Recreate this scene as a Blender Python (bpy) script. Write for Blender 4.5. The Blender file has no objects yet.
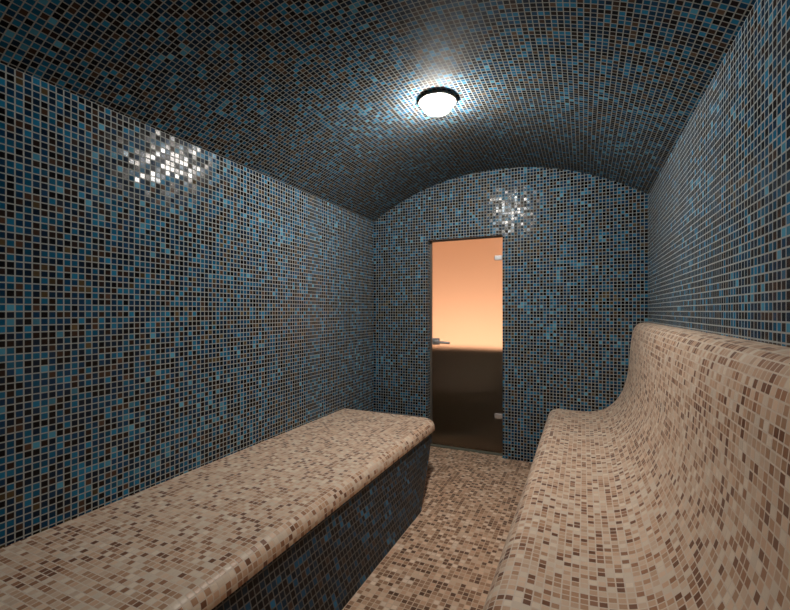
import bpy, math, bmesh
from mathutils import Vector
scene=bpy.context.scene
try:
    scene.view_settings.view_transform='Standard'
    scene.view_settings.look='None'
except Exception: pass

def lin(c):
    r=[]
    for v in c:
        v/=255.0
        r.append(v/12.92 if v<=0.04045 else ((v+0.055)/1.055)**2.4)
    return (r[0],r[1],r[2],1.0)

# ---------------- dimensions (metres) ----------------
CAMZ=1.30
XL,XR=-1.924,0.457
YB,YF=3.73,-0.75          # back / rear wall
ZS=2.20; RISE=0.36
XC=(XL+XR)/2; HW=(XR-XL)/2
R=(HW*HW+RISE*RISE)/(2*RISE)
def arch(x): return ZS+RISE-R+math.sqrt(max(R*R-(x-XC)**2,0))
DX0,DX1,DZ1=-1.352,-0.649,1.975
PITCH=0.0265

# ---------------- materials ----------------
def tile_mat(name,pal,grout,pitch=PITCH,gap=0.085,rough=0.2,tilt=0.05,bias=0.25,spec=0.5,gr_rough=0.8,vary=0.35,offset=(0,0)):
    m=bpy.data.materials.new(name); m.use_nodes=True
    nt=m.node_tree; N=nt.nodes; L=nt.links
    N.clear()
    out=N.new('ShaderNodeOutputMaterial'); b=N.new('ShaderNodeBsdfPrincipled')
    L.new(b.outputs[0],out.inputs[0])
    def math_(op,a,bb=None,c=None,clamp=False):
        n=N.new('ShaderNodeMath'); n.operation=op; n.use_clamp=clamp
        for i,v in enumerate((a,bb,c)):
            if v is None: continue
            if isinstance(v,(int,float)): n.inputs[i].default_value=v
            else: L.new(v,n.inputs[i])
        return n.outputs[0]
    def vm(op,a,bb=None):
        n=N.new('ShaderNodeVectorMath'); n.operation=op
        for i,v in enumerate((a,bb)):
            if v is None: continue
            if isinstance(v,tuple): n.inputs[i].default_value=v
            else: L.new(v,n.inputs[i])
        return n.outputs[0]
    uv=N.new('ShaderNodeUVMap'); uv.uv_map='UVMap'
    s=vm('ADD',vm('MULTIPLY',uv.outputs[0],(1/pitch,1/pitch,0)),(1000.0+offset[0],1000.0+offset[1],0))
    cell=vm('FLOOR',s); fr=vm('FRACTION',s)
    wn=N.new('ShaderNodeTexWhiteNoise'); wn.noise_dimensions='2D'; L.new(cell,wn.inputs['Vector'])
    wn2=N.new('ShaderNodeTexWhiteNoise'); wn2.noise_dimensions='2D'
    L.new(vm('ADD',cell,(37.0,91.0,0)),wn2.inputs['Vector'])
    big=N.new('ShaderNodeTexNoise'); big.inputs['Scale'].default_value=0.05; big.inputs['Detail'].default_value=2
    L.new(cell,big.inputs['Vector'])
    v=math_('ADD',wn.outputs['Value'],math_('MULTIPLY',math_('SUBTRACT',big.outputs['Fac'],0.5),bias*2),None,True)
    ramp=N.new('ShaderNodeValToRGB'); ramp.color_ramp.interpolation='CONSTANT'
    tot=sum(w for _,w in pal); acc=0
    els=ramp.color_ramp.elements
    while len(els)>1: els.remove(els[-1])
    for i,(c,w) in enumerate(pal):
        e=els[0] if i==0 else els.new(acc/tot)
        e.position=acc/tot; e.color=lin(c); acc+=w
    L.new(v,ramp.inputs[0])
    hsv=N.new('ShaderNodeHueSaturation'); L.new(ramp.outputs[0],hsv.inputs['Color'])
    L.new(math_('ADD',math_('MULTIPLY',wn2.outputs['Value'],vary*2),1-vary),hsv.inputs['Value'])
    sep=N.new('ShaderNodeSeparateXYZ'); L.new(fr,sep.inputs[0])
    dx=math_('MINIMUM',sep.outputs[0],math_('SUBTRACT',1.0,sep.outputs[0]))
    dy=math_('MINIMUM',sep.outputs[1],math_('SUBTRACT',1.0,sep.outputs[1]))
    d=math_('MINIMUM',dx,dy)
    mr=N.new('ShaderNodeMapRange'); mr.interpolation_type='SMOOTHSTEP'
    mr.inputs['From Min'].default_value=gap-0.015; mr.inputs['From Max'].default_value=gap+0.02
    L.new(d,mr.inputs['Value']); mask=mr.outputs[0]
    mix=N.new('ShaderNodeMixRGB'); L.new(mask,mix.inputs[0]); mix.inputs[1].default_value=lin(grout); L.new(hsv.outputs[0],mix.inputs[2])
    L.new(mix.outputs[0],b.inputs['Base Color'])
    r=math_('ADD',math_('MULTIPLY',math_('SUBTRACT',1.0,mask),gr_rough-rough),rough)
    L.new(r,b.inputs['Roughness'])
    L.new(math_('MULTIPLY',mask,spec),b.inputs['Specular IOR Level'])
    # every tile sits at a slightly different angle
    geo=N.new('ShaderNodeNewGeometry')
    t=vm('MULTIPLY',vm('SUBTRACT',wn2.outputs['Color'],(0.5,0.5,0.5)),(tilt*2,tilt*2,tilt*2))
    nn=vm('NORMALIZE',vm('ADD',geo.outputs['Normal'],t))
    bp=N.new('ShaderNodeBump'); bp.inputs['Strength'].default_value=0.3; bp.inputs['Distance'].default_value=0.0015
    L.new(mask,bp.inputs['Height']); L.new(nn,bp.inputs['Normal'])
    L.new(bp.outputs[0],b.inputs['Normal'])
    return m

def plain(name,c,rough=0.5,metal=0.0,noise=0.06):
    m=bpy.data.materials.new(name); m.use_nodes=True
    nt=m.node_tree; b=nt.nodes['Principled BSDF']
    n=nt.nodes.new('ShaderNodeTexNoise'); n.inputs['Scale'].default_value=30
    tc=nt.nodes.new('ShaderNodeTexCoord'); nt.links.new(tc.outputs['Object'],n.inputs['Vector'])
    r=nt.nodes.new('ShaderNodeValToRGB'); cc=lin(c)
    r.color_ramp.elements[0].color=(cc[0]*(1-noise),cc[1]*(1-noise),cc[2]*(1-noise),1)
    r.color_ramp.elements[1].color=(min(1,cc[0]*(1+noise)),min(1,cc[1]*(1+noise)),min(1,cc[2]*(1+noise)),1)
    nt.links.new(n.outputs['Fac'],r.inputs[0]); nt.links.new(r.outputs[0],b.inputs['Base Color'])
    b.inputs['Roughness'].default_value=rough; b.inputs['Metallic'].default_value=metal
    return m

BLUE=[((84,70,46),1.5),((74,54,42),6),((42,30,25),13),((14,15,19),17),((14,34,54),17),((14,56,88),18),((16,86,120),17),((28,110,148),10),((72,144,174),2.5)]
CEIL=[((78,62,48),3),((58,44,36),7),((34,26,24),13),((14,16,20),17),((16,36,54),17),((16,56,84),18),((20,84,116),16),((30,108,144),10),((68,136,164),2)]
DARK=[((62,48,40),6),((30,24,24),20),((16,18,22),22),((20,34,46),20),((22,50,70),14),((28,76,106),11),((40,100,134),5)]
BEIGE=[((136,92,66),9),((174,126,94),12),((204,160,126),15),((224,186,154),23),((238,208,180),25),((246,226,203),16)]
FLOORP=[((104,72,52),14),((140,102,76),17),((172,132,102),20),((206,166,136),23),((226,194,165),17),((238,214,191),9)]
m_blue=tile_mat('blue_glass_mosaic',BLUE,(168,174,172),rough=0.2,tilt=0.055,spec=0.2)
m_ceil=tile_mat('blue_glass_mosaic_vault',CEIL,(148,152,148),pitch=0.025,rough=0.7,tilt=0.02,spec=0.04,gap=0.08,vary=0.25,bias=0.18,offset=(13,77))
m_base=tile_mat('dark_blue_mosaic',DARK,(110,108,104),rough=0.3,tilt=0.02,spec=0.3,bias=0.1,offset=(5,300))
m_beige=tile_mat('beige_mosaic',BEIGE,(240,222,204),pitch=0.0245,rough=0.38,tilt=0.03,bias=0.1,vary=0.08,spec=0.4)
m_floor=tile_mat('brown_beige_mosaic',FLOORP,(218,194,170),rough=0.35,tilt=0.03,bias=0.1,vary=0.09,spec=0.4)
m_chrome=plain('brushed_chrome',(225,225,225),0.35,0.7)
m_ring=plain('lamp_ring_metal',(170,160,150),0.5,0.0)
m_alu=plain('aluminium_frame',(150,145,138),0.4,0.7)
m_warm=plain('warm_plaster',(234,208,186),0.9,0,0.02)
m_dark=plain('dark_brown_wood',(104,102,92),0.8,0,0.03)
m_vfloor=plain('dark_floor_stone',(116,120,108),0.8,0,0.03)

# ---------------- helpers ----------------
def mesh_obj(name,verts,faces,uvs,mat,smooth=False):
    me=bpy.data.meshes.new(name); me.from_pydata(verts,[],faces)
    l=me.uv_layers.new(name='UVMap')
    for p in me.polygons:
        for li in p.loop_indices:
            l.data[li].uv=uvs[me.loops[li].vertex_index]
        p.use_smooth=smooth
    me.materials.append(mat); me.update()
    o=bpy.data.objects.new(name,me); bpy.context.collection.objects.link(o); return o
def struct(o,label):
    o['kind']='structure'; o['label']=label; o['category']=o.name.split('_')[0]
class MB:
    def __init__(s): s.v=[];s.f=[];s.u=[]
    def face(s,pts,uvs):
        i=len(s.v); s.v+=pts; s.u+=uvs; s.f.append(tuple(range(i,i+len(pts))))
    def obj(s,name,mat,smooth=False,merge=False): 
        o=mesh_obj(name,s.v,s.f,s.u,mat,smooth)
        if merge:
            bm=bmesh.new(); bm.from_mesh(o.data); bmesh.ops.remove_doubles(bm,verts=bm.verts,dist=1e-5)
            bmesh.ops.recalc_face_normals(bm,faces=bm.faces)
            bm.to_mesh(o.data); bm.free()
        return o
def box(mb,x0,x1,y0,y1,z0,z1):
    P=lambda x,y,z:(x,y,z)
    mb.face([P(x0,y0,z0),P(x1,y0,z0),P(x1,y0,z1),P(x0,y0,z1)],[(x0,z0),(x1,z0),(x1,z1),(x0,z1)])
    mb.face([P(x1,y1,z0),P(x0,y1,z0),P(x0,y1,z1),P(x1,y1,z1)],[(x1,z0),(x0,z0),(x0,z1),(x1,z1)])
    mb.face([P(x0,y1,z0),P(x0,y0,z0),P(x0,y0,z1),P(x0,y1,z1)],[(y1,z0),(y0,z0),(y0,z1),(y1,z1)])
    mb.face([P(x1,y0,z0),P(x1,y1,z0),P(x1,y1,z1),P(x1,y0,z1)],[(y0,z0),(y1,z0),(y1,z1),(y0,z1)])
    mb.face([P(x0,y0,z1),P(x1,y0,z1),P(x1,y1,z1),P(x0,y1,z1)],[(x0,y0),(x1,y0),(x1,y1),(x0,y1)])
    mb.face([P(x0,y1,z0),P(x1,y1,z0),P(x1,y0,z0),P(x0,y0,z0)],[(x0,y1),(x1,y1),(x1,y0),(x0,y0)])
def empty(name,loc):
    o=bpy.data.objects.new(name,None); o.location=loc; o.empty_display_size=0.1
    bpy.context.collection.objects.link(o); return o
def par(c,p):
    c.parent=p; bpy.context.view_layer.update(); c.matrix_parent_inverse=p.matrix_world.inverted()
def bevel(o,w,seg=3):
    md=o.modifiers.new('bevel','BEVEL'); md.width=w; md.segments=seg; md.limit_method='ANGLE'

# ---------------- shell ----------------
T=0.10
m=MB(); m.face([(XL-T,YF-T,0),(XR+T,YF-T,0),(XR+T,YB+T,0),(XL-T,YB+T,0)],[(XL-T,YF-T),(XR+T,YF-T),(XR+T,YB+T),(XL-T,YB+T)])
o=m.obj('floor',m_floor); struct(o,'brown and beige mosaic tiled floor')
m=MB(); m.face([(XL,YF,0),(XL,YB,0),(XL,YB,ZS),(XL,YF,ZS)],[(YF,0),(YB,0),(YB,ZS),(YF,ZS)])
o=m.obj('wall_left',m_blue); struct(o,'blue and brown glass mosaic side wall beside the long bench')
m=MB(); m.face([(XR,YB,0),(XR,YF,0),(XR,YF,ZS),(XR,YB,ZS)],[(YB+9,0),(YF+9,0),(YF+9,ZS),(YB+9,ZS)])
o=m.obj('wall_right',m_blue); struct(o,'blue and brown glass mosaic side wall above the reclining bench')

def endwall(name,y,hole,off):
    m=MB(); n=60
    xs=sorted(set([XL+(XR-XL)*i/n for i in range(n+1)]+([DX0,DX1] if hole else [])))
    for a,b in zip(xs,xs[1:]):
        z0=DZ1 if (hole and a>=DX0-1e-6 and b<=DX1+1e-6) else 0
        m.face([(a,y,z0),(b,y,z0),(b,y,arch(b)),(a,y,arch(a))],[(a+off,z0),(b+off,z0),(b+off,arch(b)),(a+off,arch(a))])
    if hole:
        y2=y+T
        m.face([(DX0,y,0),(DX0,y2,0),(DX0,y2,DZ1),(DX0,y,DZ1)],[(y,0),(y2,0),(y2,DZ1),(y,DZ1)])
        m.face([(DX1,y2,0),(DX1,y,0),(DX1,y,DZ1),(DX1,y2,DZ1)],[(y2,0),(y,0),(y,DZ1),(y2,DZ1)])
        m.face([(DX0,y,DZ1),(DX0,y2,DZ1),(DX1,y2,DZ1),(DX1,y,DZ1)],[(DX0,y),(DX0,y2),(DX1,y2),(DX1,y)])
        X0,X1=-2.6,0.9
        m.face([(X0,y2,0),(DX0,y2,0),(DX0,y2,2.7),(X0,y2,2.7)],[(0,0)]*4)
        m.face([(DX1,y2,0),(X1,y2,0),(X1,y2,2.7),(DX1,y2,2.7)],[(0,0)]*4)
        m.face([(DX0,y2,DZ1),(DX1,y2,DZ1),(DX1,y2,2.7),(DX0,y2,2.7)],[(0,0)]*4)
    return m.obj(name,m_blue)
o=endwall('wall_back',YB,True,20); struct(o,'arched blue mosaic end wall with the door opening')
o=endwall('wall_front',YF,False,40); struct(o,'arched blue mosaic end wall facing the door')
vs=[];us=[];fs=[]; n=48
a0=math.asin(HW/R)
for i in range(n+1):
    a=-a0+2*a0*i/n
    x=XC+R*math.sin(a); z=ZS+RISE-R+R*math.cos(a); s=R*a
    vs+=[(x,YF,z),(x,YB,z)]; us+=[(s+30,YF),(s+30,YB)]
for i in range(n): fs.append((2*i,2*i+2,2*i+3,2*i+1))
o=mesh_obj('ceiling',vs,fs,us,m_ceil,True); struct(o,'barrel vaulted ceiling in dark blue glass mosaic')

# ---------------- left bench ----------------
def path(x0,xf,yn,ye,rc,inset,nseg=10):
    pts=[];r=rc-inset
    cx,cy=xf-rc,ye-rc
    N0=24
    for i in range(N0): pts.append(((xf-inset,yn+(cy-yn)*i/N0),(1,0)))
    for i in range(nseg+1):
        a=math.pi/2*i/nseg; pts.append(((cx+r*math.cos(a),cy+r*math.sin(a)),(math.cos(a),math.sin(a))))
    for i in range(1,9): pts.append(((cx+(x0-cx)*i/8,ye-inset),(0,1)))
    return pts
bench=empty('bench',(-1.5,1.2,0))
bench['label']='long straight bench with beige mosaic seat and dark mosaic base'; bench['category']='bench'
ZT=0.44; rr=0.055; rc=0.13; XF=-1.06; YE=3.20; YN=YF+0.003; X0=XL+0.002
levels=[]
for k in range(7):
    a=math.pi/2*k/6
    levels.append((rr*(1-math.sin(a)),ZT-rr*(1-math.cos(a)),rr*a))
levels.append((0.0,ZT-rr-0.02,rr*math.pi/2+0.02))
levels.append((0.012,ZT-rr-0.03,rr*math.pi/2+0.035))
vs=[];us=[];fs=[]
inner=path(X0,XF,YN,YE,rc,rr)
npth=len(inner)
for ins,z,arc in levels:
    p=path(X0,XF,YN,YE,rc,ins)
    for (q,nrm),(qi,_) in zip(p,inner):
        vs.append((q[0],q[1],z)); us.append((qi[0]+nrm[0]*arc,qi[1]+nrm[1]*arc))
for l in range(len(levels)-1):
    for i in range(npth-1):
        a=l*npth+i; fs.append((a,a+npth,a+npth+1,a+1))
vs.append((X0,YN,ZT)); us.append((X0,YN)); fs.append(tuple(list(range(npth))+[len(vs)-1]))
b0=(len(levels)-1)*npth
vs.append((X0,YN,levels[-1][1])); us.append((X0,YN)); fs.append(tuple([len(vs)-1]+list(range(b0+npth-1,b0-1,-1))))
seat=mesh_obj('seat',vs,fs,us,m_beige,True)
seat.data.polygons[len(fs)-2].use_smooth=False; seat.data.polygons[len(fs)-1].use_smooth=False
seat['label']='beige and brown mosaic seat slab with rounded edge'
par(seat,bench)
vs=[];us=[];fs=[]; K=8
zb=levels[-1][1]+0.004
for k in range(K+1):
    t=k/K; z=zb*(1-t)
    e=t**1.15
    xf=XF-0.015+0.12*e; ye=YE-0.015-0.56*e
    p=path(X0,xf,YN,ye,rc,0.0)
    s=0
    for j,(q,nrm) in enumerate(p):
        if j: s+=math.dist(q,p[j-1][0])
        vs.append((q[0],q[1],z)); us.append((s,z))
for l in range(K):
    for i in range(npth-1):
        a=l*npth+i; fs.append((a,a+npth,a+npth+1,a+1))
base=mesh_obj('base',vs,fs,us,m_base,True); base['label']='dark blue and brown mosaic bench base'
par(base,bench)

# ---------------- right bench (reclining profile) ----------------
ctrl=[(XR-0.001,1.212),(0.415,1.209),(0.380,1.192),(0.354,1.14),(0.338,1.03),(0.328,0.90),(0.314,0.79),(0.284,0.68),(0.232,0.585),(0.155,0.516),(0.06,0.486),(-0.06,0.478),(-0.165,0.484),(-0.22,0.476),(-0.255,0.448),(-0.275,0.40),(-0.294,0.32),(-0.32,0.20),(-0.343,0.10),(-0.366,0.0)]
def catmull(c,n=8):
    out=[];P=[c[0]]+c+[c[-1]]
    for i in range(1,len(P)-2):
        p0,p1,p2,p3=[Vector(q) for q in P[i-1:i+3]]
        for k in range(n):
            t=k/n
            out.append(0.5*((2*p1)+(-p0+p2)*t+(2*p0-5*p1+4*p2-p3)*t*t+(-p0+3*p1-3*p2+p3)*t**3))
    out.append(Vector(c[-1])); return out
pr=catmull(ctrl)
def extrude(pr,y0,y1,name,mat,uoff=0,ns=1):
    vs=[];us=[];fs=[];s=0
    for i,p in enumerate(pr):
        if i: s+=(p-pr[i-1]).length
        vs+=[(p.x,y0,p.y),(p.x,y1,p.y)]; us+=[(s+uoff,y0),(s+uoff,y1)]
    for i in range(len(pr)-1): fs.append((2*i,2*i+1,2*i+3,2*i+2))
    for side,y in ((0,y0),(1,y1)):
        st=len(vs)
        for p in pr: vs.append((p.x,y,p.y)); us.append((p.x,p.y))
        vs.append((XR-0.001,y,pr[-1].y)); us.append((XR,pr[-1].y))
        r=list(range(st,len(vs))); fs.append(tuple(r if side==0 else r[::-1]))
    o=mesh_obj(name,vs,fs,us,mat,True)
    for q in (len(fs)-1,len(fs)-2): o.data.polygons[q].use_smooth=False
    return o
rb=empty('reclining_bench',(0.05,1.5,0))
rb['label']='built-in bench with curved backrest covered in beige mosaic'; rb['category']='bench'
body=extrude(pr,YF+0.003,YB-0.002,'bench_body',m_beige,2.0)
par(body,rb)

# ---------------- ceiling lamp ----------------
LX,LY=-0.79,2.35; LZ=arch(LX)
def lathe(name,prof,mat,seg=48):
    bm=bmesh.new(); rings=[]
    for r,z in prof:
        if r<1e-6: rings.append([bm.verts.new((LX,LY,LZ+z))]); continue
        rings.append([bm.verts.new((LX+r*math.cos(2*math.pi*i/seg),LY+r*math.sin(2*math.pi*i/seg),LZ+z)) for i in range(seg)])
    for a,b in zip(rings,rings[1:]):
        for i in range(seg):
            j=(i+1)%seg
            if len(a)==1: bm.faces.new((a[0],b[j],b[i]))
            elif len(b)==1: bm.faces.new((a[i],a[j],b[0]))
            else: bm.faces.new((a[i],a[j],b[j],b[i]))
    bmesh.ops.recalc_face_normals(bm,faces=bm.faces)
    me=bpy.data.meshes.new(name); bm.to_mesh(me); bm.free()
    for p in me.polygons: p.use_smooth=True
    me.materials.append(mat); o=bpy.data.objects.new(name,me); bpy.context.collection.objects.link(o); return o
lamp=empty('ceiling_lamp',(LX,LY,LZ))
lamp['label']='round lit ceiling lamp with metal ring and white glass'; lamp['category']='lamp'
bs=lathe('lamp_base',[(0.0,0.004),(0.100,0.004),(0.100,-0.010),(0.0,-0.010)],m_ring)
# ring around the dome, its lower slope lit by the dome bulging beneath it
rg=lathe('ring',[(0.060,-0.0095),(0.104,-0.0095),(0.110,-0.014),(0.112,-0.019),(0.110,-0.022),(0.102,-0.020),(0.085,-0.015),(0.060,-0.0145),(0.060,-0.0095)],m_ring)
me=bpy.data.materials.new('lit_opal_glass'); me.use_nodes=True; nt=me.node_tree
b=nt.nodes['Principled BSDF']; b.inputs['Base Color'].default_value=(0.9,0.9,0.88,1)
b.inputs['Emission Color'].default_value=(1.0,0.94,0.87,1); b.inputs['Emission Strength'].default_value=300
prof=[(0.058,-0.0135),(0.072,-0.020),(0.081,-0.030),(0.085,-0.043)]+[(0.085*math.cos(a),-0.043-0.043*math.sin(a)) for a in [math.pi/2*i/8 for i in range(1,8)]]+[(0,-0.086)]
dm=lathe('glass_dome',prof,me)
for c in (bs,rg,dm): par(c,lamp)
rg['label']='metal lamp ring'; dm['label']='glowing white glass dome'

# ---------------- glass door ----------------
door=empty('door_1',(DX1,YB+0.08,0.012)); struct(door,'tinted glass door with chrome handle and hinges')
g=bpy.data.materials.new('bronze_satin_glass'); g.use_nodes=True; nt=g.node_tree; nt.nodes.clear()
out=nt.nodes.new('ShaderNodeOutputMaterial'); mx=nt.nodes.new('ShaderNodeMixShader'); fr=nt.nodes.new('ShaderNodeFresnel')
tr=nt.nodes.new('ShaderNodeBsdfTransparent'); gl=nt.nodes.new('ShaderNodeBsdfGlossy')
rf=nt.nodes.new('ShaderNodeBsdfRefraction'); rf.inputs['IOR'].default_value=1.25; rf.inputs['Roughness'].default_value=0.42; rf.inputs[0].default_value=(0.95,0.92,0.89,1)
m2=nt.nodes.new('ShaderNodeMixShader'); m2.inputs[0].default_value=0.94
nt.links.new(tr.outputs[0],m2.inputs[1]); nt.links.new(rf.outputs[0],m2.inputs[2])
tr.inputs[0].default_value=(0.95,0.92,0.89,1); gl.inputs['Roughness'].default_value=0.15; fr.inputs[0].default_value=1.45
nt.links.new(fr.outputs[0],mx.inputs[0]); nt.links.new(m2.outputs[0],mx.inputs[1]); nt.links.new(gl.outputs[0],mx.inputs[2]); nt.links.new(mx.outputs[0],out.inputs[0])
GY=YB+0.078
FL=DX0+0.020
m=MB(); box(m,FL+0.001,DX1-0.012,GY,GY+0.008,0.026,DZ1-0.012); pan=m.obj('glass_panel',g,merge=True)
m=MB()
box(m,DX0+0.001,FL,GY-0.008,GY+0.018,0.013,DZ1-0.001)
box(m,DX1-0.011,DX1-0.001,GY-0.008,GY+0.018,0.013,DZ1-0.001)
box(m,FL,DX1-0.011,GY-0.008,GY+0.018,DZ1-0.011,DZ1-0.001)
frm=m.obj('frame',m_alu)
def hinge(z):
    m=MB(); box(m,DX1-0.085,DX1-0.012,GY-0.014,GY+0.022,z-0.022,z+0.022); o=m.obj('hinge',m_chrome,merge=True); bevel(o,0.006); return o
h1=hinge(1.78); h2=hinge(0.35)
HX=FL+0.004
m=MB(); box(m,HX,HX+0.075,GY-0.014,GY-0.0005,0.975,1.04); pl=m.obj('lock_plate',m_chrome,merge=True); bevel(pl,0.006)
cu=bpy.data.curves.new('handle','CURVE'); cu.dimensions='3D'; cu.bevel_depth=0.012; cu.bevel_resolution=4; cu.use_fill_caps=True
sp=cu.splines.new('BEZIER'); pts=[(HX+0.035,GY-0.014,1.008),(HX+0.038,GY-0.05,1.008),(HX+0.075,GY-0.062,1.006),(HX+0.19,GY-0.060,1.0)]
sp.bezier_points.add(len(pts)-1)
for p,q in zip(sp.bezier_points,pts): p.co=q; p.handle_left_type=p.handle_right_type='AUTO'
hc=bpy.data.objects.new('tmp_handle',cu); bpy.context.collection.objects.link(hc)
bpy.context.view_layer.update()
hm=bpy.data.meshes.new_from_object(hc.evaluated_get(bpy.context.evaluated_depsgraph_get()))
bpy.data.objects.remove(hc); hd=bpy.data.objects.new('handle',hm); hm.materials.clear(); hm.materials.append(m_chrome); bpy.context.collection.objects.link(hd)
for p in hm.polygons: p.use_smooth=True
hd['label']='chrome lever handle'
for c in (pan,frm,h1,h2,pl,hd): par(c,door)
m=MB(); box(m,DX0+0.001,DX1-0.001,YB+0.05,YB+T+0.02,0.0005,0.012); o=m.obj('trim_1',m_vfloor); struct(o,'low dark stone door sill')

# ---------------- room beyond the door ----------------
VX0,VX1,VY0,VY1,VZ=-2.6,0.4,YB+T,5.6,2.5
def quad(name,pts,mat,label):
    m=MB(); m.face(pts,[(p[0]+p[1],p[2]) for p in pts]); o=m.obj(name,mat); struct(o,label); return o
quad('wall_hall_back',[(VX0,VY1,0),(VX1,VY1,0),(VX1,VY1,VZ),(VX0,VY1,VZ)],m_warm,'orange lit plaster wall beyond the glass door')
quad('wall_hall_left',[(VX0,VY0,0),(VX0,VY1,0),(VX0,VY1,VZ),(VX0,VY0,VZ)],m_warm,'warm plaster side wall beyond the door')
quad('wall_hall_right',[(VX1,VY1,0),(VX1,VY0,0),(VX1,VY0,VZ),(VX1,VY1,VZ)],m_warm,'warm plaster side wall beyond the door')
quad('ceiling_hall',[(VX0,VY0,VZ),(VX0,VY1,VZ),(VX1,VY1,VZ),(VX1,VY0,VZ)],m_warm,'plaster ceiling beyond the door')
quad('floor_hall',[(VX0,VY0,-0.001),(VX1,VY0,-0.001),(VX1,VY1,-0.001),(VX0,VY1,-0.001)],m_vfloor,'dark floor beyond the door')
m=MB(); box(m,-2.5,0.3,4.22,4.28,0.0,0.918); o=m.obj('partition',m_dark,merge=True); bevel(o,0.02,5)
o['label']='low dark brown partition beyond the glass door'; o['category']='partition'
ld=bpy.data.lights.new('hall_light','AREA'); ld.shape='RECTANGLE'; ld.size=2.6; ld.size_y=0.15; ld.energy=40; ld.color=(1.0,0.71,0.53)
lo=bpy.data.objects.new('hall_light',ld); lo.location=(-1.2,4.48,0.58); bpy.context.collection.objects.link(lo)
lo.rotation_euler=(math.radians(116),0,0)

# ---------------- world & camera ----------------
w=bpy.data.worlds.new('world'); scene.world=w; w.use_nodes=True
w.node_tree.nodes['Background'].inputs[0].default_value=(0.02,0.02,0.02,1)
cam=bpy.data.cameras.new('camera'); co=bpy.data.objects.new('camera',cam); bpy.context.collection.objects.link(co)
cam.sensor_width=36; cam.sensor_fit='HORIZONTAL'; cam.lens=415/790*36
cam.shift_y=6/790
co.location=(0,0,CAMZ); co.rotation_euler=(math.radians(90),0,math.radians(24.4)); cam.clip_start=0.02
scene.camera=co
